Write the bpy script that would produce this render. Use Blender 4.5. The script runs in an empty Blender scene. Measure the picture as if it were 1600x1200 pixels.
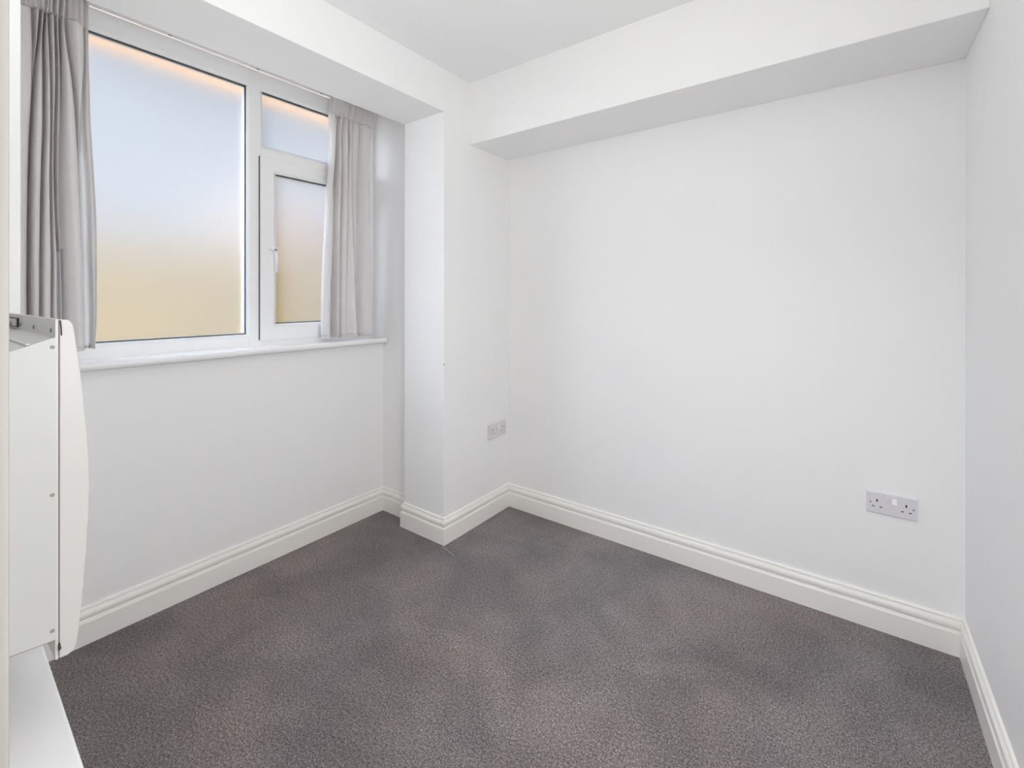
import bpy, bmesh, math, random
from mathutils import Vector, Matrix

random.seed(4)
scene = bpy.context.scene
COL = scene.collection

# ------------------------------------------------------------------ camera
F_PX, HORIZON, YAW, CAM_H = 715.8, 465.85, math.radians(36.3671), 1.2
CAM = Vector((1.5877, -2.1217, CAM_H))
cd = bpy.data.cameras.new('camera')
cd.sensor_width = 36.0
cd.lens = F_PX / 1600 * 36.0
cd.shift_y = -(600 - HORIZON) / 1600
cd.clip_start = 0.02
cam = bpy.data.objects.new('camera', cd)
COL.objects.link(cam)
cam.location = CAM
cam.rotation_euler = (math.pi / 2, 0, YAW)
scene.camera = cam

# ------------------------------------------------------------------ world, sun, lamps, exposure
w = bpy.data.worlds.new('sky')
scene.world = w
w.use_nodes = True
wn = w.node_tree.nodes
wl = w.node_tree.links
bg = wn['Background']
SKY_STRENGTH = 0.53
tc = wn.new('ShaderNodeTexCoord')
sep = wn.new('ShaderNodeSeparateXYZ')
ramp = wn.new('ShaderNodeValToRGB')
ramp.color_ramp.elements[0].position = 0.0
ramp.color_ramp.elements[0].color = (0.86, 0.90, 0.96, 1)
ramp.color_ramp.elements[1].position = 0.6
ramp.color_ramp.elements[1].color = (0.74, 0.84, 1.0, 1)
wl.new(tc.outputs['Generated'], sep.inputs[0])
wl.new(sep.outputs['Z'], ramp.inputs[0])
wl.new(ramp.outputs[0], bg.inputs['Color'])
# unseen glow added to the sky on the door side to light the recess
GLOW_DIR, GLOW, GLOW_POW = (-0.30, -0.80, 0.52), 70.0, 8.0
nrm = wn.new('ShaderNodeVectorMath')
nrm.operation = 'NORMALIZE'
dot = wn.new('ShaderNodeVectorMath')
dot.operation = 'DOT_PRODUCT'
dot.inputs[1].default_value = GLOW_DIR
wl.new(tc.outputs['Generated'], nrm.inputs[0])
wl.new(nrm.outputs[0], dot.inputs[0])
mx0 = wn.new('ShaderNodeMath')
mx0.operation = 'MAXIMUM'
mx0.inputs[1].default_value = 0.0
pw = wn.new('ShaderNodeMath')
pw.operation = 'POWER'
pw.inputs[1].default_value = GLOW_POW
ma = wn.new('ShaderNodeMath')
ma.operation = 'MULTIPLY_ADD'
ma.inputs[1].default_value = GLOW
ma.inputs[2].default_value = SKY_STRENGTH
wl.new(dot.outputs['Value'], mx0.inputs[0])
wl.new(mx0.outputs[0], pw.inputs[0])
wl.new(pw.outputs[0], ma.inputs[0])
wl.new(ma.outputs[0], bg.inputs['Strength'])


def lamp(name, kind, loc, energy, color=(1, 1, 1), rot=None, size=None, size_y=None, target=None):
    ld = bpy.data.lights.new(name, kind)
    ld.energy = energy
    ld.color = color
    if kind == 'AREA':
        ld.shape = 'RECTANGLE'
        ld.size = size
        ld.size_y = size_y or size
    if kind == 'SUN':
        ld.angle = size or 0.05
    if kind == 'POINT':
        ld.shadow_soft_size = size
    o = bpy.data.objects.new(name, ld)
    COL.objects.link(o)
    o.location = loc
    if target is not None:
        o.rotation_euler = (Vector(target) - Vector(loc)).to_track_quat('-Z', 'Y').to_euler()
    return o


# low morning sun along the alley outside
lamp('sun', 'SUN', (3, -3, 5), 0.6, (1.0, 0.9, 0.76), size=0.03, target=(3 - 0.62, -3 + 0.45, 5 - 0.9))
# unseen fill lights added inside the doorway: right wall, facing up, and a point
lamp('right_wall_fill', 'AREA', (1.86, -1.66, 1.05), 11.0, (1.0, 1.0, 1.0), size=0.30, size_y=0.45, target=(0.0, -1.25, 0.25))
lamp('doorway_fill_up', 'AREA', (1.15, -1.80, 1.55), 5.8, (1.0, 1.0, 1.0), size=0.25, target=(1.15, -1.80, 3.0))
lamp('doorway_fill_point', 'POINT', (1.32, -1.80, 1.76), 2.6, (1.0, 1.0, 1.0), size=0.05)
# unseen fill light added under the landing ceiling behind the open door
lamp('landing_fill', 'AREA', (1.1, -2.75, 2.25), 8.0, (1.0, 1.0, 1.0), size=0.9, size_y=0.6, target=(1.1, -2.75, 0))

vs = scene.view_settings
scene.display_settings.display_device = 'sRGB'
vs.view_transform = 'Standard'
vs.look = 'None'
vs.exposure = 0.25
vs.gamma = 1.0
vs.use_curve_mapping = False
cy = scene.cycles
cy.max_bounces = 14
cy.diffuse_bounces = 10
cy.glossy_bounces = 4
cy.transmission_bounces = 8
cy.transparent_max_bounces = 8
cy.caustics_refractive = True
cy.caustics_reflective = False
cy.sample_clamp_indirect = 6.0
cy.use_denoising = True
cy.denoising_prefilter = 'ACCURATE'


# ------------------------------------------------------------------ materials
def mat(name, color, rough=0.5, spec=0.5, metal=0.0, bump=None, coat=0.0, vary=None):
    m = bpy.data.materials.new(name)
    m.use_nodes = True
    nt = m.node_tree
    b = nt.nodes['Principled BSDF']
    b.inputs['Base Color'].default_value = (*color, 1)
    b.inputs['Roughness'].default_value = rough
    b.inputs['Specular IOR Level'].default_value = spec
    b.inputs['Metallic'].default_value = metal
    b.inputs['Coat Weight'].default_value = coat
    t = nt.nodes.new('ShaderNodeTexCoord')
    if bump:
        sc, st, dist = bump
        n = nt.nodes.new('ShaderNodeTexNoise')
        n.inputs['Scale'].default_value = sc
        n.inputs['Detail'].default_value = 4
        bp = nt.nodes.new('ShaderNodeBump')
        bp.inputs['Strength'].default_value = st
        bp.inputs['Distance'].default_value = dist
        nt.links.new(t.outputs['Object'], n.inputs['Vector'])
        nt.links.new(n.outputs['Fac'], bp.inputs['Height'])
        nt.links.new(bp.outputs['Normal'], b.inputs['Normal'])
    if vary:
        sc, c2 = vary
        n = nt.nodes.new('ShaderNodeTexNoise')
        n.inputs['Scale'].default_value = sc
        n.inputs['Detail'].default_value = 3
        mx = nt.nodes.new('ShaderNodeMix')
        mx.data_type = 'RGBA'
        mx.inputs[6].default_value = (*color, 1)
        mx.inputs[7].default_value = (*c2, 1)
        nt.links.new(t.outputs['Object'], n.inputs['Vector'])
        nt.links.new(n.outputs['Fac'], mx.inputs[0])
        nt.links.new(mx.outputs[2], b.inputs['Base Color'])
    return m


M = {}
M['wall'] = mat('wall_paint', (0.895, 0.900, 0.895), 0.55, 0.3, bump=(60, 0.04, 0.002), vary=(1.4, (0.905, 0.900, 0.900)))
M['ceiling'] = mat('ceiling_paint', (0.895, 0.90, 0.90), 0.8, 0.2, bump=(90, 0.04, 0.002))
M['trim'] = mat('trim_gloss', (0.90, 0.885, 0.85), 0.3, 0.5, bump=(14, 0.03, 0.002))
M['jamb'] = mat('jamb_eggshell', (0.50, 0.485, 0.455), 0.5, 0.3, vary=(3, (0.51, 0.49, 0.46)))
M['sill'] = mat('sill_gloss', (0.90, 0.90, 0.90), 0.18, 0.5, bump=(10, 0.04, 0.003))
M['upvc'] = mat('white_upvc', (0.90, 0.905, 0.905), 0.28, 0.5, vary=(3, (0.91, 0.91, 0.91)))
M['gasket'] = mat('window_gasket', (0.06, 0.065, 0.07), 0.6, 0.3, vary=(20, (0.09, 0.09, 0.09)))
M['spacer'] = mat('glazing_spacer', (0.16, 0.2, 0.26), 0.35, 0.5, metal=0.4, vary=(20, (0.2, 0.24, 0.28)))
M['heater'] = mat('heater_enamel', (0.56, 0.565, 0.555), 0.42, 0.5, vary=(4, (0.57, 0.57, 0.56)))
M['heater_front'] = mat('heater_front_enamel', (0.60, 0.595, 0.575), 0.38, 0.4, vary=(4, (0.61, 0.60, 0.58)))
M['dark'] = mat('dark_gap', (0.07, 0.045, 0.045), 0.7, 0.2, vary=(30, (0.1, 0.07, 0.07)))
M['seam'] = mat('seam_brown', (0.26, 0.19, 0.18), 0.7, 0.2, vary=(30, (0.3, 0.22, 0.2)))
M['steel'] = mat('screw_steel', (0.26, 0.26, 0.25), 0.6, 0.4, metal=0.1, vary=(60, (0.33, 0.33, 0.31)))
M['ledge'] = mat('ledge_gloss', (0.92, 0.92, 0.92), 0.1, 0.5, bump=(7, 0.05, 0.004), coat=0.4)
M['socket'] = mat('socket_plastic', (0.74, 0.715, 0.755), 0.3, 0.5, vary=(12, (0.75, 0.725, 0.765)))
M['rocker_lit'] = mat('rocker_lit_plastic', (0.93, 0.92, 0.94), 0.2, 0.5, vary=(12, (0.92, 0.92, 0.93)))  # paler than the socket plastic: light on the tilted rocker put into its colour
M['hole'] = mat('socket_hole', (0.03, 0.03, 0.035), 0.6, 0.2, vary=(40, (0.05, 0.05, 0.05)))
M['rail'] = mat('rail_white', (0.86, 0.86, 0.86), 0.25, 0.5, vary=(8, (0.83, 0.83, 0.83)))
M['handle'] = mat('handle_white', (0.86, 0.88, 0.9), 0.15, 0.5, vary=(8, (0.87, 0.88, 0.9)))
M['thread'] = mat('thread_white', (0.75, 0.73, 0.7), 0.7, 0.2, vary=(30, (0.8, 0.8, 0.78)))
M['crumb'] = mat('crumb_tan', (0.32, 0.2, 0.1), 0.8, 0.2, vary=(400, (0.62, 0.5, 0.34)))
M['chip'] = mat('chip_dark', (0.12, 0.09, 0.08), 0.8, 0.2, vary=(300, (0.2, 0.16, 0.14)))
M['render_sand'] = mat('sandy_render', (0.225, 0.150, 0.045), 0.9, 0.1, bump=(40, 0.2, 0.01), vary=(1.2, (0.20, 0.145, 0.06)))
M['brick'] = mat('orange_brick', (0.90, 0.50, 0.24), 0.9, 0.1, bump=(30, 0.3, 0.01), vary=(5, (0.86, 0.55, 0.32)))
M['pink_render'] = mat('pink_render', (0.40, 0.29, 0.23), 0.9, 0.1, bump=(30, 0.2, 0.01), vary=(2, (0.40, 0.32, 0.27)))
M['paving'] = mat('paving', (0.74, 0.70, 0.64), 0.9, 0.1, vary=(3, (0.66, 0.62, 0.56)))


def carpet_mat():
    m = bpy.data.materials.new('grey_carpet')
    m.use_nodes = True
    nt = m.node_tree
    N, Lk = nt.nodes, nt.links
    b = N['Principled BSDF']
    b.inputs['Roughness'].default_value = 1.0
    b.inputs['Specular IOR Level'].default_value = 0.05
    b.inputs['Sheen Weight'].default_value = 0.15
    b.inputs['Sheen Roughness'].default_value = 0.6
    t = N.new('ShaderNodeTexCoord')

    def noise(scale, detail, rough=0.5, dist=0.0):
        n = N.new('ShaderNodeTexNoise')
        n.inputs['Scale'].default_value = scale
        n.inputs['Detail'].default_value = detail
        n.inputs['Roughness'].default_value = rough
        n.inputs['Distortion'].default_value = dist
        Lk.new(t.outputs['Object'], n.inputs['Vector'])
        return n

    def rmp(src, stops):
        r = N.new('ShaderNodeValToRGB')
        e = r.color_ramp.elements
        e[0].position, e[0].color = stops[0][0], (*stops[0][1], 1)
        e[1].position, e[1].color = stops[-1][0], (*stops[-1][1], 1)
        for p, c in stops[1:-1]:
            k = e.new(p)
            k.color = (*c, 1)
        Lk.new(src, r.inputs[0])
        return r

    def mix(a, bb, mode, fac=1.0):
        x = N.new('ShaderNodeMix')
        x.data_type = 'RGBA'
        x.blend_type = mode
        x.inputs[0].default_value = fac
        Lk.new(a, x.inputs[6])
        Lk.new(bb, x.inputs[7])
        return x.outputs[2]

    fine = noise(300, 4, 0.75)
    tuft = noise(140, 3, 0.75)
    big = noise(2.6, 5, 0.62, 0.4)
    hue = noise(1.7, 3, 0.5)
    base = rmp(hue.outputs['Fac'], [(0.35, (0.196, 0.169, 0.162)), (0.62, (0.196, 0.176, 0.178))])
    f = rmp(fine.outputs['Fac'], [(0.34, (0.22, 0.21, 0.21)), (0.5, (0.88, 0.88, 0.88)), (0.66, (2.3, 2.25, 2.2))])
    g = rmp(tuft.outputs['Fac'], [(0.36, (0.5, 0.5, 0.5)), (0.64, (1.5, 1.5, 1.5))])
    k = rmp(big.outputs['Fac'], [(0.36, (0.80, 0.80, 0.81)), (0.5, (1.0, 1.0, 1.0)), (0.64, (1.24, 1.23, 1.22))])
    c = mix(base.outputs[0], f.outputs[0], 'MULTIPLY')
    c = mix(c, g.outputs[0], 'MULTIPLY')
    c = mix(c, k.outputs[0], 'MULTIPLY')
    Lk.new(c, b.inputs['Base Color'])
    bp = N.new('ShaderNodeBump')
    bp.inputs['Strength'].default_value = 0.7
    bp.inputs['Distance'].default_value = 0.004
    Lk.new(fine.outputs['Fac'], bp.inputs['Height'])
    Lk.new(bp.outputs['Normal'], b.inputs['Normal'])
    return m


M['carpet'] = carpet_mat()


def cloth_mat(name, c0, c1, tcol, fac):
    m = bpy.data.materials.new(name)
    m.use_nodes = True
    nt = m.node_tree
    N, Lk = nt.nodes, nt.links
    out = N['Material Output']
    b = N['Principled BSDF']
    b.inputs['Roughness'].default_value = 0.95
    b.inputs['Specular IOR Level'].default_value = 0.1
    t = N.new('ShaderNodeTexCoord')
    mp = N.new('ShaderNodeMapping')
    mp.inputs['Scale'].default_value = (900, 900, 180)
    mp2 = N.new('ShaderNodeMapping')
    mp2.inputs['Scale'].default_value = (160, 160, 900)
    n1 = N.new('ShaderNodeTexNoise')
    n2 = N.new('ShaderNodeTexNoise')
    for a in (n1, n2):
        a.inputs['Scale'].default_value = 1.0
        a.inputs['Detail'].default_value = 2
    Lk.new(t.outputs['Object'], mp.inputs[0])
    Lk.new(t.outputs['Object'], mp2.inputs[0])
    Lk.new(mp.outputs[0], n1.inputs['Vector'])
    Lk.new(mp2.outputs[0], n2.inputs['Vector'])
    ad = N.new('ShaderNodeMath')
    ad.operation = 'ADD'
    Lk.new(n1.outputs['Fac'], ad.inputs[0])
    Lk.new(n2.outputs['Fac'], ad.inputs[1])
    r = N.new('ShaderNodeValToRGB')
    r.color_ramp.elements[0].position = 0.7 / 2
    r.color_ramp.elements[0].color = c0
    r.color_ramp.elements[1].position = 1.3 / 2
    r.color_ramp.elements[1].color = c1
    hf = N.new('ShaderNodeMath')
    hf.operation = 'MULTIPLY'
    hf.inputs[1].default_value = 0.5
    Lk.new(ad.outputs[0], hf.inputs[0])
    Lk.new(hf.outputs[0], r.inputs[0])
    Lk.new(r.outputs[0], b.inputs['Base Color'])
    bp = N.new('ShaderNodeBump')
    bp.inputs['Strength'].default_value = 0.3
    bp.inputs['Distance'].default_value = 0.001
    Lk.new(ad.outputs[0], bp.inputs['Height'])
    Lk.new(bp.outputs['Normal'], b.inputs['Normal'])
    tr = N.new('ShaderNodeBsdfTranslucent')
    tr.inputs['Color'].default_value = tcol
    mx = N.new('ShaderNodeMixShader')
    mx.inputs[0].default_value = fac
    Lk.new(b.outputs[0], mx.inputs[1])
    Lk.new(tr.outputs[0], mx.inputs[2])
    Lk.new(mx.outputs[0], out.inputs['Surface'])
    return m


M['cloth'] = cloth_mat('grey_linen', (0.76, 0.735, 0.73, 1), (0.93, 0.91, 0.905, 1), (0.88, 0.86, 0.85, 1), 0.26)
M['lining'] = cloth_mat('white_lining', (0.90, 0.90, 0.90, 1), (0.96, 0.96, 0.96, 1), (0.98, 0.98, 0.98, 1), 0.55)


def frosted_mat():
    m = bpy.data.materials.new('frosted_glass')
    m.use_nodes = True
    nt = m.node_tree
    N, Lk = nt.nodes, nt.links
    out = N['Material Output']
    N.remove(N['Principled BSDF'])
    g = N.new('ShaderNodeBsdfRefraction')
    g.inputs['Roughness'].default_value = 0.5
    g.inputs['IOR'].default_value = 1.4
    g.inputs['Color'].default_value = (0.98, 0.99, 1.0, 1)
    gl = N.new('ShaderNodeBsdfGlossy')
    gl.inputs['Roughness'].default_value = 0.5
    gl.inputs['Color'].default_value = (0.9, 0.9, 0.9, 1)
    t = N.new('ShaderNodeTexCoord')
    n = N.new('ShaderNodeTexNoise')
    n.inputs['Scale'].default_value = 260
    n.inputs['Detail'].default_value = 2
    bp = N.new('ShaderNodeBump')
    bp.inputs['Strength'].default_value = 0.12
    bp.inputs['Distance'].default_value = 0.001
    Lk.new(t.outputs['Object'], n.inputs['Vector'])
    Lk.new(n.outputs['Fac'], bp.inputs['Height'])
    Lk.new(bp.outputs['Normal'], g.inputs['Normal'])
    mx = N.new('ShaderNodeMixShader')
    tl = N.new('ShaderNodeBsdfTranslucent')
    tl.inputs['Color'].default_value = (0.97, 0.98, 1.0, 1)
    m2 = N.new('ShaderNodeMixShader')
    m2.inputs[0].default_value = 0.05
    Lk.new(g.outputs[0], m2.inputs[1])
    Lk.new(tl.outputs[0], m2.inputs[2])
    mx.inputs[0].default_value = 0.02
    Lk.new(m2.outputs[0], mx.inputs[1])
    Lk.new(gl.outputs[0], mx.inputs[2])
    Lk.new(mx.outputs[0], out.inputs['Surface'])
    return m


M['glass'] = frosted_mat()


# ------------------------------------------------------------------ helpers
def add_box(bm, x0, x1, y0, y1, z0, z1):
    vs_ = [bm.verts.new(p) for p in ((x0, y0, z0), (x1, y0, z0), (x1, y1, z0), (x0, y1, z0),
                                     (x0, y0, z1), (x1, y0, z1), (x1, y1, z1), (x0, y1, z1))]
    for f in ((0, 3, 2, 1), (4, 5, 6, 7), (0, 1, 5, 4), (1, 2, 6, 5), (2, 3, 7, 6), (3, 0, 4, 7)):
        bm.faces.new([vs_[i] for i in f])
    return vs_


def obj(name, bm, material, parent=None, bevel=0.0, smooth=False, segs=2):
    bmesh.ops.recalc_face_normals(bm, faces=bm.faces)
    me = bpy.data.meshes.new(name)
    bm.to_mesh(me)
    bm.free()
    o = bpy.data.objects.new(name, me)
    COL.objects.link(o)
    me.materials.append(material)
    if parent:
        o.parent = parent
        o.matrix_parent_inverse = Matrix.Translation(parent.location).inverted()
    if bevel:
        md = o.modifiers.new('bevel', 'BEVEL')
        md.width = bevel
        md.segments = segs
        md.limit_method = 'ANGLE'
        md.angle_limit = math.radians(40)
    if smooth:
        for p in me.polygons:
            p.use_smooth = True
    return o


def box_obj(name, dims, material, parent=None, bevel=0.0, segs=2):
    bm = bmesh.new()
    add_box(bm, *dims)
    return obj(name, bm, material, parent, bevel, segs=segs)


def struct(o):
    o['kind'] = 'structure'
    return o


def thing(name, label, cat, loc, group=None):
    o = bpy.data.objects.new(name, None)
    COL.objects.link(o)
    o.location = loc
    o.empty_display_size = 0.05
    o['label'] = label
    o['category'] = cat
    if group:
        o['group'] = group
    return o


def tag(o, label, cat, group=None):
    o['label'] = label
    o['category'] = cat
    if group:
        o['group'] = group
    return o


def prism(bm, pts, axis, a, b):
    """closed polygon pts (2D) extruded along axis from a to b"""
    def P(p, t):
        return {'x': (t, p[0], p[1]), 'y': (p[0], t, p[1]), 'z': (p[0], p[1], t)}[axis]
    v0 = [bm.verts.new(P(p, a)) for p in pts]
    v1 = [bm.verts.new(P(p, b)) for p in pts]
    n = len(pts)
    for i in range(n):
        bm.faces.new([v0[i], v0[(i + 1) % n], v1[(i + 1) % n], v1[i]])
    bm.faces.new(v0)
    bm.faces.new(list(reversed(v1)))


def ring(bm, x0, x1, o, i):
    """rectangular frame in a Y-Z plane; o, i = (y0, y1, z0, z1); x0 back, x1 front, mitred corners"""
    def quad(r, x):
        return [bm.verts.new((x, r[0], r[2])), bm.verts.new((x, r[1], r[2])),
                bm.verts.new((x, r[1], r[3])), bm.verts.new((x, r[0], r[3]))]
    of, inf, ob, inb = quad(o, x1), quad(i, x1), quad(o, x0), quad(i, x0)
    for k in range(4):
        j = (k + 1) % 4
        bm.faces.new([of[k], of[j], inf[j], inf[k]])
        bm.faces.new([ob[k], ob[j], inb[j], inb[k]])
        bm.faces.new([of[k], of[j], ob[j], ob[k]])
        bm.faces.new([inf[k], inf[j], inb[j], inb[k]])


# ------------------------------------------------------------------ room shell
CEIL = 2.322
XL = -0.008        # plane of the wall face with the window opening
XR = 1.900
YB = 0.010         # back wall
YF = -2.052        # face of the door wall
PIER_Y = -0.516    # side of the opening next to the corner
PIER_L = -1.936    # side of the opening next to the door wall
PB = -0.298        # back of pier and lintel
LINT = 2.113
RX = -0.555        # face of the wall under the window
RYR, RYL = -0.452, -1.960
HALL = -3.4

bm = bmesh.new()
add_box(bm, -0.75, 2.05, HALL - .1, 0.15, -0.12, 0.0)
struct(obj('floor', bm, M['carpet']))
bm = bmesh.new()
add_box(bm, PB, 2.05, HALL - .1, 0.15, CEIL, CEIL + 0.12)
struct(obj('ceiling', bm, M['ceiling']))
struct(box_obj('wall_back', (PB, 2.05, YB, 0.15, 0, CEIL), M['wall']))
struct(box_obj('wall_right', (XR, 2.05, HALL, YB, 0, CEIL), M['wall']))
# boxed beam along the top of the back wall
struct(box_obj('trim_1', (XL, XR, -0.328, YB, 2.0, CEIL), M['wall'], bevel=0.002))

# wall with the window opening: pier, lintel, left pier
bm = bmesh.new()
outline = [(PIER_Y, 0), (YB, 0), (YB, CEIL), (YF - .12, CEIL), (YF - .12, 0), (PIER_L, 0), (PIER_L, LINT), (PIER_Y, LINT)]
prism(bm, outline, 'x', PB, XL)
wl_ = struct(obj('wall_left', bm, M['wall'], bevel=0.002))
bm = bmesh.new()
bmesh.ops.create_icosphere(bm, subdivisions=2, radius=.0028)
for v in bm.verts:
    v.co = Vector((v.co.x, v.co.y, v.co.z * 1.3)) + Vector((XL - .0014, PIER_Y + .0014, .876))
obj('paint_chip', bm, M['chip'], wl_)

# window recess behind it
bm = bmesh.new()
add_box(bm, -0.75, RX, RYL - .15, RYR + .15, 0, 0.944)         # under the sill
add_box(bm, -0.75, PB, RYR, RYR + .15, 0, 2.45)                # side by the corner
add_box(bm, -0.75, PB, RYL - .15, RYL, 0, 2.45)                # side by the door wall
add_box(bm, -0.75, PB, RYL, RYR, 2.298, 2.45)                  # head
struct(obj('wall_recess', bm, M['wall']))

# door wall, with the opening the picture is taken from
DX0, DX1, DH = 0.806, 1.76, 2.0
bm = bmesh.new()
add_box(bm, XL, DX0 - .03, YF - .12, YF, 0, CEIL)
add_box(bm, DX1 + .03, XR, YF - .12, YF, 0, CEIL)
add_box(bm, DX0 - .03, DX1 + .03, YF - .12, YF, DH + .03, CEIL)
struct(obj('wall_front', bm, M['wall']))
bm = bmesh.new()
add_box(bm, DX0 - .03, DX0, YF - .13, YF + .004, 0, DH)
add_box(bm, DX1, DX1 + .03, YF - .13, YF + .004, 0, DH)
add_box(bm, DX0 - .03, DX1 + .03, YF - .13, YF + .004, DH, DH + .03)
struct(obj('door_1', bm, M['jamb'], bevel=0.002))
bm = bmesh.new()
for a, b in ((DX0 - .066, DX0 - .006), (DX1 + .006, DX1 + .066)):
    add_box(bm, a, b, YF, YF + .013, 0, DH + .066)
add_box(bm, DX0 - .006, DX1 + .006, YF, YF + .013, DH + .006, DH + .066)
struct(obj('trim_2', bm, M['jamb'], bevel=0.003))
# landing behind the door
bm = bmesh.new()
add_box(bm, XL, XR, HALL - .12, HALL, 0, CEIL)
add_box(bm, XL - .12, XL, HALL - .12, YF - .12, 0, CEIL)
struct(obj('wall_landing', bm, M['wall']))


# ------------------------------------------------------------------ skirting boards
def torus_profile():
    T = 0.016
    p = [(0, 0), (T, 0), (T, 0.0755), (T - .0025, 0.0790), (T - .0090, 0.0800), (T - .0105, 0.0835)]
    for k in range(9):                                   # rounded torus bead
        a = -math.pi / 2 + math.pi * k / 8
        p.append((T - .0095 + 0.0085 * math.cos(a), 0.0990 + 0.0140 * math.sin(a)))
    p += [(T - .0125, 0.1145), (T - .0125, 0.1180), (T - .0085, 0.1195), (T - .0075, 0.1215), (T - .0095, 0.1255), (0.0, 0.1280)]
    return p


PROF = torus_profile()


def skirt(name, p0, p1, nrm, m0, m1):
    """board from p0 to p1 on the wall line; nrm into the room; m = -1 inner mitre, +1 outer mitre, 0 square"""
    p0, p1, nrm = Vector((*p0, 0)), Vector((*p1, 0)), Vector((*nrm, 0))
    d = (p1 - p0).normalized()
    bm = bmesh.new()
    a, b = [], []
    for t, z in PROF:
        a.append(bm.verts.new(p0 + nrm * t - d * t * m0 + Vector((0, 0, z))))
        b.append(bm.verts.new(p1 + nrm * t + d * t * m1 + Vector((0, 0, z))))
    n = len(PROF)
    for i in range(n):
        bm.faces.new([a[i], a[(i + 1) % n], b[(i + 1) % n], b[i]])
    bm.faces.new(a)
    bm.faces.new(list(reversed(b)))
    return struct(obj(name, bm, M['trim']))


skirt('baseboard_back', (XL, YB), (XR, YB), (0, -1), -1, -1)
skirt('baseboard_right', (XR, YF), (XR, YB), (-1, 0), 0, -1)
skirt('baseboard_left', (XL, PIER_Y), (XL, YB), (1, 0), 1, -1)
skirt('baseboard_pier', (PB, PIER_Y), (XL, PIER_Y), (0, -1), 1, 1)
skirt('baseboard_pier_return', (PB, PIER_Y), (PB, RYR - .016), (-1, 0), 1, 0)
skirt('baseboard_recess_side', (RX, RYR), (PB - .016, RYR), (0, -1), -1, 0)
skirt('baseboard_window', (RX, RYL), (RX, RYR), (1, 0), 0, -1)
skirt('baseboard_front', (XL, YF), (DX0 - .066, YF), (0, 1), -1, 0)

# ------------------------------------------------------------------ window
XF = -0.640      # room face of the frame
WY0, WY1, WZ0, WZ1 = -1.945, RYR - .002, 0.976, 2.262
A_Y0, A_Y1, A_Z0, A_Z1 = -1.885, -1.146, 1.033, 2.182       # big fixed pane
B_Y0, B_Y1, B_Z0, B_Z1 = -1.078, -0.520, 1.919, 2.179       # top light
S_Y0, S_Y1, S_Z0, S_Z1 = -1.093, -0.490, 0.999, 1.870       # opening sash
G_Y0, G_Y1, G_Z0, G_Z1 = -1.022, -0.560, 1.077, 1.798       # its glass
bm = bmesh.new()
MU = (A_Y1 + B_Y0) / 2 - .0045


def frame_box(y0, y1, z0, z1):
    add_box(bm, XF - .07, XF, y0, y1, z0, z1)


bead = 0.010
frame_box(WY0, A_Y0 - bead, WZ0, WZ1)
frame_box(B_Y1 + bead, WY1, WZ0, WZ1)
frame_box(A_Y0 - bead, A_Y1 + bead, A_Z1 + bead, WZ1)
frame_box(A_Y0 - bead, A_Y1 + bead, WZ0, A_Z0 - bead)
frame_box(A_Y1 + bead, B_Y0 - bead, WZ0, WZ1)
frame_box(B_Y0 - bead, B_Y1 + bead, B_Z1 + bead, WZ1)
frame_box(B_Y0 - bead, B_Y1 + bead, S_Z1 - .02, B_Z0 - bead)
frame_box(B_Y0 - bead, B_Y1 + bead, WZ0, S_Z0 + .02)
win = struct(obj('window_1', bm, M['upvc'], bevel=0.0015))


def glazing(y0, y1, z0, z1, xf, parent):
    """sloping bead, gasket, spacer and frosted pane of one light"""
    bm = bmesh.new()
    b = bead
    o4 = [(y0 - b, z0 - b), (y1 + b, z0 - b), (y1 + b, z1 + b), (y0 - b, z1 + b)]
    i4 = [(y0, z0), (y1, z0), (y1, z1), (y0, z1)]
    vo = [bm.verts.new((xf - .001, *p)) for p in o4]
    vi = [bm.verts.new((xf - .009, *p)) for p in i4]
    vb = [bm.verts.new((xf - .018, *p)) for p in i4]
    for k in range(4):
        j = (k + 1) % 4
        bm.faces.new([vo[k], vo[j], vi[j], vi[k]])
        bm.faces.new([vi[k], vi[j], vb[j], vb[k]])
    obj('bead', bm, M['upvc'], parent)
    bm = bmesh.new()
    g = .0022
    ring(bm, xf - .0215, xf - .0175, (y0 - .006, y1 + .006, z0 - .006, z1 + .006), (y0 + g, y1 - g, z0 + g, z1 - g))
    obj('gasket', bm, M['gasket'], parent)
    bm = bmesh.new()
    g = .0055
    ring(bm, xf - .036, xf - .0245, (y0 - .006, y1 + .006, z0 - .006, z1 + .006), (y0 + g, y1 - g, z0 + g, z1 - g))
    obj('glazing_spacer', bm, M['spacer'], parent)
    p = box_obj('pane', (xf - .0240, xf - .0216, y0 - .005, y1 + .005, z0 - .005, z1 + .005), M['glass'], parent)
    p['label'] = 'frosted glass pane'


glazing(A_Y0, A_Y1, A_Z0, A_Z1, XF, win)
glazing(B_Y0, B_Y1, B_Z0, B_Z1, XF, win)
bm = bmesh.new()
ring(bm, XF - .05, XF + .014, (S_Y0, S_Y1, S_Z0, S_Z1), (G_Y0 - bead, G_Y1 + bead, G_Z0 - bead, G_Z1 + bead))
sash = obj('sash', bm, M['upvc'], win, bevel=0.003)
glazing(G_Y0, G_Y1, G_Z0, G_Z1, XF + .014, sash)
bm = bmesh.new()
add_box(bm, XF - .003, XF + .0012, S_Y0 - .0045, S_Y0 + .002, S_Z0 + .004, S_Z1 - .003)
obj('sash_gap', bm, M['gasket'], win)

# handle: rounded backplate, hub with key barrel, slim lever pointing down
HY, HZ = -1.048, 1.430
XS = XF + .014


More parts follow.
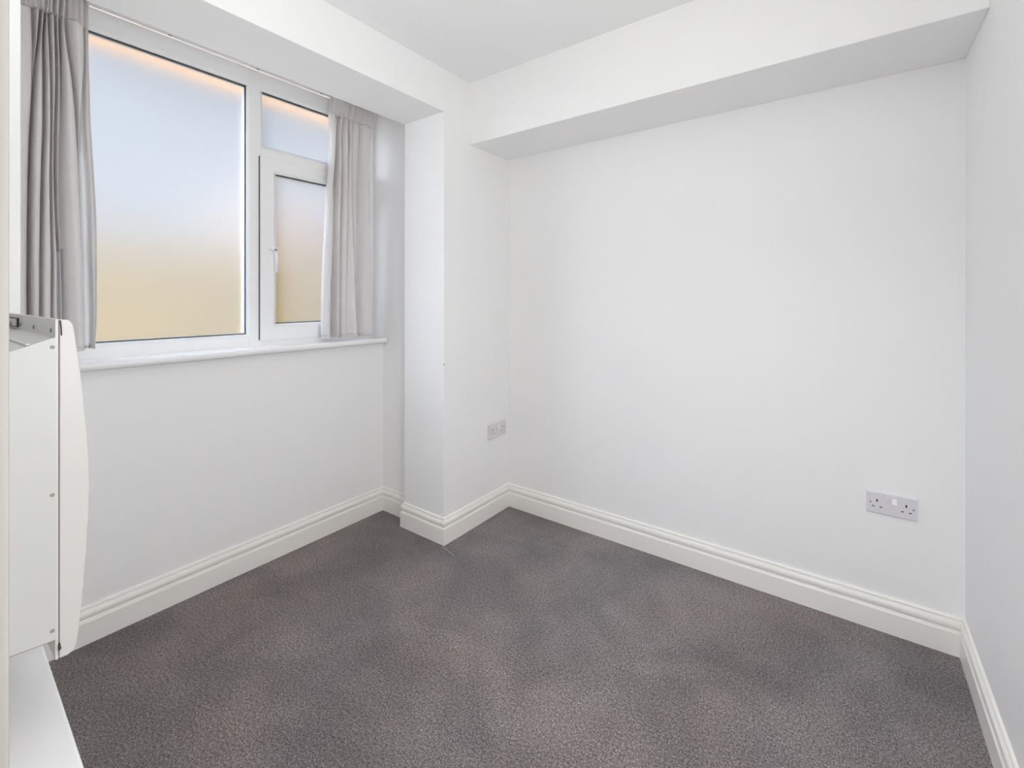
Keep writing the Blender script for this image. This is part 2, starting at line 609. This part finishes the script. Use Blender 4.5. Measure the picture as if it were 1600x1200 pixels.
def rounded_rect(cy_, cz, wy, wz, r, n=5):
    pts = []
    for sx, sz, a0 in ((1, 1, 0), (-1, 1, 90), (-1, -1, 180), (1, -1, 270)):
        for k in range(n + 1):
            a = math.radians(a0 + 90 * k / n)
            pts.append((cy_ + sx * (wy - r) + r * math.cos(a), cz + sz * (wz - r) + r * math.sin(a)))
    return pts


bm = bmesh.new()
prism(bm, rounded_rect(HY, HZ, .013, .022, .011), 'x', XS - .002, XS + .007)
hnd = obj('window_handle', bm, M['handle'], sash, bevel=.002)
bm = bmesh.new()
secs = [(XS + .006, HY, HZ, .009, .009), (XS + .024, HY, HZ, .0085, .0085), (XS + .036, HY + .003, HZ - .004, .008, .009),
        (XS + .041, HY + .006, HZ - .025, .0065, .006), (XS + .039, HY + .008, HZ - .065, .006, .005), (XS + .037, HY + .009, HZ - .108, .0055, .004)]
rings = []
for i, (x, y, z, ry, rx) in enumerate(secs):
    vr = []
    for k in range(12):
        a = 2 * math.pi * k / 12
        if i < 2:
            vr.append(bm.verts.new((x, y + ry * math.cos(a), z + rx * math.sin(a))))
        elif i == 2:
            vr.append(bm.verts.new((x + .005 * math.sin(-a), y + ry * math.cos(a), z + rx * math.sin(a) * .9)))
        else:
            vr.append(bm.verts.new((x - rx * math.sin(a), y + ry * math.cos(a), z)))
    rings.append(vr)
for i in range(len(rings) - 1):
    for k in range(12):
        bm.faces.new([rings[i][k], rings[i][(k + 1) % 12], rings[i + 1][(k + 1) % 12], rings[i + 1][k]])
bm.faces.new(rings[0])
bm.faces.new(rings[-1])
obj('lever', bm, M['handle'], hnd, smooth=True)
bm = bmesh.new()
prism(bm, rounded_rect(HY + .004, HZ - .002, .0032, .0032, .003), 'x', XS + .030, XS + .0425)
obj('key_barrel', bm, M['gasket'], hnd)

# window board
bm = bmesh.new()
pts = [(XF - .06, .948), (-.518, .948)]
for k in range(9):
    a = -math.pi / 2 + math.pi * k / 8
    pts.append((-.522 + .0145 * math.cos(a), .9625 + .0145 * math.sin(a)))
pts += [(XF - .06, .977)]
prism(bm, pts, 'y', RYL, -.462)
struct(obj('trim_3', bm, M['sill'], bevel=0.0015))

# curtain rail above the frame, with glider stops
rail = thing('curtain_rail', 'thin white curtain rail running above the window frame', 'curtain rail', (-.61, -1.2, 2.27))
bm = bmesh.new()
add_box(bm, -.645, -.598, WY0, RYR - .004, 2.268, 2.297)
obj('top_batten', bm, M['upvc'], rail, bevel=.002)
bm = bmesh.new()
add_box(bm, -.612, -.600, WY0, RYR - .006, 2.2565, 2.2685)
obj('track', bm, M['rail'], rail, bevel=.003)
for yy in (-1.455, -1.115, -.80):
    bm = bmesh.new()
    add_box(bm, -.612, -.606, yy - .006, yy + .006, 2.2540, 2.2570)
    obj('glider', bm, M['steel'], rail, bevel=.001)
# ------------------------------------------------------------------ curtains
FA, FB = math.cos(YAW), math.sin(YAW)


def to_plane(px, py, x):
    """photo point -> (y, z) on the vertical plane X = x, used to take the curtain outlines"""
    u = (px - 800) / F_PX
    v = (HORIZON - py) / F_PX
    dx = -FB + u * FA
    dy = FA + u * FB
    t = (x - CAM.x) / dx
    return CAM.y + t * dy, CAM.z + t * v


def interp(tab, z):
    if z <= tab[0][0]:
        return tab[0][1]
    for (a, va), (b, vb) in zip(tab, tab[1:]):
        if z <= b:
            t = (z - a) / (b - a)
            return va + (vb - va) * t
    return tab[-1][1]


def smooth_tab(tab, n=6):
    zs = [tab[0][0] + (tab[-1][0] - tab[0][0]) * k / 60 for k in range(61)]
    vs2 = [interp(tab, z) for z in zs]
    for _ in range(n):
        vs2 = [vs2[0]] + [(vs2[i - 1] + 2 * vs2[i] + vs2[i + 1]) / 4 for i in range(1, 60)] + [vs2[-1]]
    return list(zip(zs, vs2))


def curtain(name, label, ys, lines, folds, z_top, z_head, z_hem, z_bot, pleats, seed, loc, lining=None):
    """lines: fold boundaries (photo x at each photo row of ys); folds: per fold [(row, depth)...]"""
    XP = -0.515
    tabs = []
    for ln in lines:
        t = []
        for px, py in zip(ln, ys):
            yy, zz = to_plane(px, py, XP)
            t.append((zz, yy))
        t.sort()
        tabs.append(smooth_tab(t))
    dtabs = []
    for fi, fd in enumerate(folds):
        t = []
        for py, d in fd:
            yy, zz = to_plane((lines[fi][0] + lines[fi + 1][0]) / 2, py, XP)
            t.append((zz, d))
        t.sort()
        dtabs.append(smooth_tab(t))
    rnd = random.Random(seed)
    ph = [rnd.uniform(0, 6.28) for _ in range(20)]
    NS = 14
    ROWS = 130
    root = thing(name, label, 'curtain', loc)
    zsr = [z_bot + (z_top - z_bot) * r / ROWS for r in range(ROWS + 1)]

    def row(z):
        pts = []
        nf = len(folds)
        yL, yR = interp(tabs[0], z), interp(tabs[-1], z)
        hw = max(0.0, min(1.0, (z - z_head + .012) / .024))           # 1 inside the gathered heading
        pin = math.exp(-((z - z_head) / .02) ** 2)
        for i in range(nf):
            a, b = interp(tabs[i], z), interp(tabs[i + 1], z)
            dep = interp(dtabs[i], z)
            for k in range(NS + (1 if i == nf - 1 else 0)):
                t = k / NS
                s = math.sin(math.pi * t)
                edge = min(t * abs(b - a), (1 - t) * abs(b - a)) if 0 < i < nf - 1 or (i == 0 and t > .5) or (i == nf - 1 and t < .5) else .02
                prof = (abs(s) ** 0.5) * dep * 1.3 - .040 * math.exp(-(edge / .0036) ** 2) * (1 - hw)
                yy = a + (b - a) * t
                # slight asymmetry and secondary ripple in broad folds
                wd = abs(b - a)
                prof += 0.10 * wd * math.sin(2 * math.pi * t + ph[i] + z * 3.1) * s
                u = (yy - yL) / (yR - yL)
                x = prof * (1 - .55 * hw) * (1 - .25 * pin)
                x += hw * .010 * math.sin(2 * math.pi * pleats * u + ph[0] + 1.2 * math.sin(9 * u))
                x += .0015 * math.sin(yy * 70 + z * 11 + ph[1]) * math.sin(z * 23 + ph[2] + yy * 40)
                pts.append((XP - .05 + x, yy))
        return pts

    grid = [row(z) for z in zsr]
    nc = len(grid[0])

    def part(pname, i0, i1, off=0.0, mat_=M['cloth'], lab=None, c0=0, c1=None, skip=None):
        bm = bmesh.new()
        vv = []
        c1 = nc if c1 is None else c1
        for r in range(i0, i1 + 1):
            vv.append([bm.verts.new((p[0] + off, p[1], zsr[r])) for p in grid[r][c0:c1]])
        for r in range(len(vv) - 1):
            for c in range(len(vv[0]) - 1):
                if (skip(i0 + r, c) if skip else False):
                    continue
                bm.faces.new([vv[r][c], vv[r][c + 1], vv[r + 1][c + 1], vv[r + 1][c]])
        o = obj(pname, bm, mat_, root, smooth=True)
        md = o.modifiers.new('thick', 'SOLIDIFY')
        md.thickness = .0014
        md.offset = 0
        if lab:
            o['label'] = lab
        return o

    ih = min(range(ROWS + 1), key=lambda r: abs(zsr[r] - z_head))
    ib = min(range(ROWS + 1), key=lambda r: abs(zsr[r] - z_hem))
    if lining is None:
        part('drop', ib, ih)
    else:
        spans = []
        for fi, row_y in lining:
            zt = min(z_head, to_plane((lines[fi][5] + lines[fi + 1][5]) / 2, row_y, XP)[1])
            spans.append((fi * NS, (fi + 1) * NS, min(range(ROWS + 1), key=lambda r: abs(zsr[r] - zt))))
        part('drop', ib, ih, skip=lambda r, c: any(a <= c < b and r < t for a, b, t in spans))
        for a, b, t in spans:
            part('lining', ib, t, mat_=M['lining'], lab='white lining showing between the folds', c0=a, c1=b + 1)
    part('gathered_heading', ih, ROWS, lab='gathered pencil pleat heading')
    part('hem', 0, ib, .0012)
    return root


ys = [0, 30, 60, 110, 150, 200, 260, 330, 400, 500, 552]
L_lines = [
    [22, 22, 22, 22, 22, 22, 22, 22, 22, 22, 22],
    [55, 55.5, 56, 56, 54, 51, 49, 48, 47, 47, 47],
    [67, 65, 63, 57.5, 55.5, 52.5, 50.5, 49.5, 48.3, 48.3, 48.3],
    [75, 72, 71, 72, 71.5, 71, 69, 67.5, 66.5, 66, 66],
    [81, 78, 80, 82, 83, 83.5, 82.5, 83, 85, 84.5, 84.5],
    [88, 90, 91, 93, 92, 91, 90.5, 92, 96, 97, 98],
    [99, 96, 98, 100, 100.5, 99.5, 98.5, 99.5, 102.5, 105, 106],
    [108, 104, 108, 117, 121, 125, 128.5, 131.5, 135, 137, 138],
    [134, 135, 138, 136, 133.5, 131, 131.5, 134.5, 137.5, 139, 140],
    [136, 137, 140, 138.5, 138, 138.5, 143, 146, 148, 151, 151.5],
    [144, 143, 143.5, 145, 146, 148, 152, 156, 157.5, 157, 154],
]
L_folds = [
    [(0, .02), (60, .03), (552, .035)],
    [(0, .03), (60, .02), (110, .008), (552, .004)],
    [(0, .03), (60, .02), (200, .035), (552, .035)],
    [(0, .02), (60, .035), (200, .03), (552, .03)],
    [(0, .03), (60, .02), (200, .01), (552, .012)],
    [(0, .025), (60, .02), (150, .012), (260, .006), (400, .003), (552, .003)],
    [(0, .03), (60, .025), (200, .03), (552, .035)],
    [(0, .04), (60, .035), (110, .03), (200, .01), (552, .006)],
    [(0, .002), (110, -.004), (200, -.015), (552, -.03)],
    [(0, -.004), (200, -.006), (552, -.008)],
]
curtain('curtain', 'pale grey linen curtain gathered at the left of the window above the heater', ys, L_lines, L_folds,
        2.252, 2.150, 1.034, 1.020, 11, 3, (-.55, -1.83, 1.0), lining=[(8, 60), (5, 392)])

ys2 = [130, 165, 180, 195, 215, 245, 290, 340, 400, 450, 500, 530]
R_lines = [
    [523.5, 522.5, 520.5, 522, 524, 524, 518, 515.5, 513, 511, 510, 510],
    [532, 531, 530, 530, 530, 527, 526, 526.5, 526, 522.5, 521.5, 521.5],
    [545, 541, 536, 531.5, 532.5, 532, 530, 528, 527.3, 527.5, 527.6, 527.6],
    [552, 548, 543, 538, 537, 539, 538, 537, 536, 534.5, 534.2, 534],
    [560, 556, 549, 547, 551, 547.5, 547.5, 547, 546, 545.3, 545, 545],
    [566, 562, 559, 554, 555, 555.5, 557.5, 559.5, 562, 564, 565.5, 566],
    [574, 573, 570, 568, 567.5, 567, 566.8, 567, 567.5, 568, 568.5, 569],
    [586, 586, 587, 588, 586, 582.5, 583, 582.8, 583.5, 584.7, 586, 585.5],
    [597, 595, 594.3, 592, 588.5, 585.2, 585.7, 586.2, 588, 589, 588, 586],
]
R_folds = [
    [(130, .02), (200, .03), (530, .03)],
    [(130, .02), (200, .015), (300, .0), (400, -.01), (530, -.025)],
    [(130, .025), (200, .03), (530, .03)],
    [(130, .02), (200, .03), (530, .035)],
    [(130, .025), (200, .03), (300, .02), (400, .02), (530, .025)],
    [(130, .015), (200, .02), (300, .004), (530, .002)],
    [(130, .02), (200, .03), (530, .045)],
    [(130, -.002), (530, -.006)],
]
curtain('curtain', 'pale grey linen curtain gathered at the right of the window beside the opening sash', ys2, R_lines, R_folds,
        2.252, 2.150, 1.012, 0.998, 9, 8, (-.55, -.68, .98))

# ------------------------------------------------------------------ panel heater on the door wall
HX0, HX1 = 0.045, 0.600
HBK = -1.969                      # back of the front cover
heater = thing('wall_heater', 'white wall mounted electric panel heater seen end on beside the doorway', 'heater', (0.32, YF, .64))
# casing: end profile with sloping top
bm = bmesh.new()
prism(bm, [(YF, .679), (HBK, .6725), (HBK, 1.1400), (YF, 1.108)], 'x', HX0 + .01, HX1 + .0005)
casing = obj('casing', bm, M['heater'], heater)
bm = bmesh.new()
prism(bm, [(YF, .6778), (HBK, .6713), (HBK, .6725), (YF, .6790)], 'x', HX0 + .01, HX1 + .0004)
obj('bottom_seam', bm, M['seam'], casing)
# pressed rib across the sloping top
bm = bmesh.new()
prism(bm, [(-2.001, 1.1285), (-1.997, 1.1300), (-1.997, 1.1320), (-2.001, 1.1305)], 'x', HX0 + .012, HX1 - .004)
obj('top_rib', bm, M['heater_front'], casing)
# back flange of the cover standing above the casing
bm = bmesh.new()
add_box(bm, HX0, HX1 + .0006, HBK - .0012, HBK + .002, .641, 1.167)
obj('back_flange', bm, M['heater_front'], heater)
# curved front cover
cov = [(-1.9656, .6405), (-1.9560, .6400), (-1.9495, .6430), (-1.9460, .6510), (-1.9435, .6710), (-1.9400, .7100), (-1.9370, .7550), (-1.9340, .8040),
       (-1.9318, .8500), (-1.9308, .8960), (-1.9318, .9450), (-1.9340, .9900), (-1.9370, 1.0320), (-1.9400, 1.0670), (-1.9430, 1.1000),
       (-1.9460, 1.1250), (-1.9485, 1.1490), (-1.9505, 1.1590), (-1.9545, 1.1655), (-1.9600, 1.1668), (-1.9656, 1.1668)]
bm = bmesh.new()
prism(bm, cov, 'x', HX0, HX1)
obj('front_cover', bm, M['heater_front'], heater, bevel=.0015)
bm = bmesh.new()
prism(bm, [(-1.9670, .650), (-1.9654, .650), (-1.9654, 1.1645), (-1.9670, 1.1645)], 'x', HX0 + .004, HX1 - .002)
obj('cover_gap', bm, M['seam'], heater)
# top end clip and dark gap curve
bm = bmesh.new()
prism(bm, [(-1.9655, 1.1655), (-1.9640, 1.1655), (-1.9630, 1.1560), (-1.9626, 1.1420), (-1.9641, 1.1420), (-1.9645, 1.1560)], 'x', HX1 - .004, HX1 + .0012)
obj('end_gap', bm, M['dark'], heater)
bm = bmesh.new()
prism(bm, [(-1.9670, .664), (-1.9652, .665), (-1.9640, .6580), (-1.9668, .6545)], 'x', HX1 - .004, HX1 + .0055)
obj('lower_gap', bm, M['dark'], heater)
# hanging bracket at the far end of the top
bm = bmesh.new()
add_box(bm, .08, .262, HBK - .006, HBK - .001, 1.1445, 1.1585)
brk = obj('hanging_bracket', bm, M['heater'], heater, bevel=.001)
bm = bmesh.new()
add_box(bm, .078, .266, HBK - .004, HBK - .0008, 1.1425, 1.1600)
obj('bracket_gap', bm, M['dark'], brk)
bm = bmesh.new()
add_box(bm, HX0 + .02, .20, HBK - .035, HBK - .004, 1.1275, 1.1360)


def screw(loc, axis, parent, r=.0038):
    bm = bmesh.new()
    bmesh.ops.create_uvsphere(bm, u_segments=12, v_segments=8, radius=r)
    for v in bm.verts:
        v.co.z *= .55
        if v.co.z > r * .3:
            v.co.z = r * .3
    # slot
    rot = {'y': Matrix.Rotation(math.radians(90), 4, 'X'), 'x': Matrix.Rotation(math.radians(90), 4, 'Y')}[axis]
    for v in bm.verts:
        v.co = rot @ v.co + Vector(loc)
    return obj('screw', bm, M['steel'], parent, smooth=True)


bm.free()
for sx, sz in ((.571, 1.1490), (.423, 1.1490), (.286, 1.1490)):
    screw((sx, HBK - .0018, sz), 'y', heater)
screw((.209, HBK - .0068, 1.1490), 'y', brk, .003)
for sy, sz in ((-1.9735, 1.1245), (-1.9735, .8970), (-1.9735, .6880)):
    screw((HX1 - .0005, sy, sz), 'x', heater)

# ------------------------------------------------------------------ boxed ledge under the heater
ledge = thing('boxed_ledge', 'low glossy white boxed ledge under the wall heater by the doorway', 'ledge', (.38, -1.99, 0))
bm = bmesh.new()
prism(bm, [(XL + .004, YF + .001), (.735, YF + .001), (.735, -1.9550), (XL + .004, -1.9335)], 'z', 0, .482)
obj('casing', bm, M['sill'], ledge)
bm = bmesh.new()
prism(bm, [(XL + .004, YF + .001), (.737, YF + .001), (.737, -1.9513), (XL + .004, -1.9297)], 'z', .482, .5)
obj('top_board', bm, M['ledge'], ledge, bevel=.004, segs=3)


# ------------------------------------------------------------------ double sockets
def socket(label, origin, along, normal, wid, hei, right_up):
    """origin centre on wall; along = unit vector to the right as seen; normal out of the wall"""
    A, Nn = Vector(along), Vector(normal)
    root = thing('double_socket', label, 'socket', origin)
    O = Vector(origin)

    def sl(name, u, v, hw, hh, d0, d1, m, r=.0, bevel=0, parent=root, tilt=0.0):
        pts = rounded_rect(u, v, hw, hh, r or min(hw, hh) * .2, 3)
        bm = bmesh.new()
        lo = [bm.verts.new(O + A * p[0] + Vector((0, 0, p[1])) + Nn * d0) for p in pts]
        hi = [bm.verts.new(O + A * p[0] + Vector((0, 0, p[1])) + Nn * (d1 + tilt * (p[1] - v))) for p in pts]
        n = len(pts)
        for i in range(n):
            bm.faces.new([lo[i], lo[(i + 1) % n], hi[(i + 1) % n], hi[i]])
        bm.faces.new(lo)
        bm.faces.new(hi)
        return obj(name, bm, m, parent, bevel)

    k = wid / .146
    h = hei / .086
    sl('plate', 0, 0, wid / 2, hei / 2, 0, .0095, M['socket'], r=.004, bevel=.0035)
    for s in (-1, 1):
        cx = s * .0415 * k
        # socket insert holes
        sl('earth_hole', cx, .0090 * h, .0025, .0042, .009, .0098, M['hole'])
        sl('pin_hole', cx - .0110 * k, -.0150 * h, .0036, .0017, .009, .0098, M['hole'])
        sl('pin_hole', cx + .0110 * k, -.0150 * h, .0036, .0017, .009, .0098, M['hole'])
        bm = bmesh.new()
        sc_ = sl('screw', s * .0610 * k, 0, .0032, .0032, .009, .0100, M['steel'], r=.0031)
        rk = sl('rocker_switch', s * .0085 * k, .0165 * h, .0066, .0105, .009, .0122, M['rocker_lit'] if s * right_up > 0 else M['socket'], r=.001,
                bevel=.0008, tilt=-.16 if s * right_up > 0 else .1)
        bm.free()
    return root


socket('white double socket low on the back wall near the right corner', (1.709, YB, .4585), (1, 0, 0), (0, -1, 0), .142, .078, 1)
socket('small white double socket beside the corner next to the window pier', (XL, -.1025, .4645), (0, 1, 0), (1, 0, 0), .157, .080, 0.0001)

# ------------------------------------------------------------------ tiny things
bm = bmesh.new()
pts = [(.012, -.545), (.035, -.548), (.062, -.556), (.085, -.560), (.108, -.570)]
prev = None
for i, (x, y) in enumerate(pts):
    rr = [bm.verts.new((x, y + .0008 * math.cos(a), .003 + .0008 * math.sin(a))) for a in (0, 2.1, 4.2)]
    if prev:
        for k in range(3):
            bm.faces.new([prev[k], prev[(k + 1) % 3], rr[(k + 1) % 3], rr[k]])
    prev = rr
tag(obj('loose_thread', bm, M['thread']), 'loose white thread on the carpet at the foot of the pier', 'thread')
bm = bmesh.new()
bmesh.ops.create_icosphere(bm, subdivisions=2, radius=.0045)
for v in bm.verts:
    v.co *= 1 + random.uniform(-.25, .25)
    v.co.z *= .6
    v.co += Vector((.5, -.973, .0025))
tag(obj('crumb', bm, M['crumb']), 'tiny tan crumb on the middle of the carpet', 'crumb')

# ------------------------------------------------------------------ outside
struct(box_obj('ground_outside', (-9, -.76, -9, 9, -.5, -.3), M['paving']))
gw = box_obj('garden_wall', (-2.75, -2.55, -7, 5, -.3, 1.62), M['render_sand'], bevel=.01)
tag(gw, 'sandy yellow wall blurred behind the frosted window glass', 'garden wall')
bm = bmesh.new()
add_box(bm, -.87, -.752, RYL - .6, RYR + .6, 2.230, 2.5)
struct(obj('trim_4', bm, M['brick'], bevel=.004))
nb = box_obj('boundary_wall', (-3.10, -3.0, -.15, 5.5, -.3, 2.15), M['pink_render'], bevel=.01)
tag(nb, 'taller pinkish wall blurred behind the right hand frosted panes', 'boundary wall')
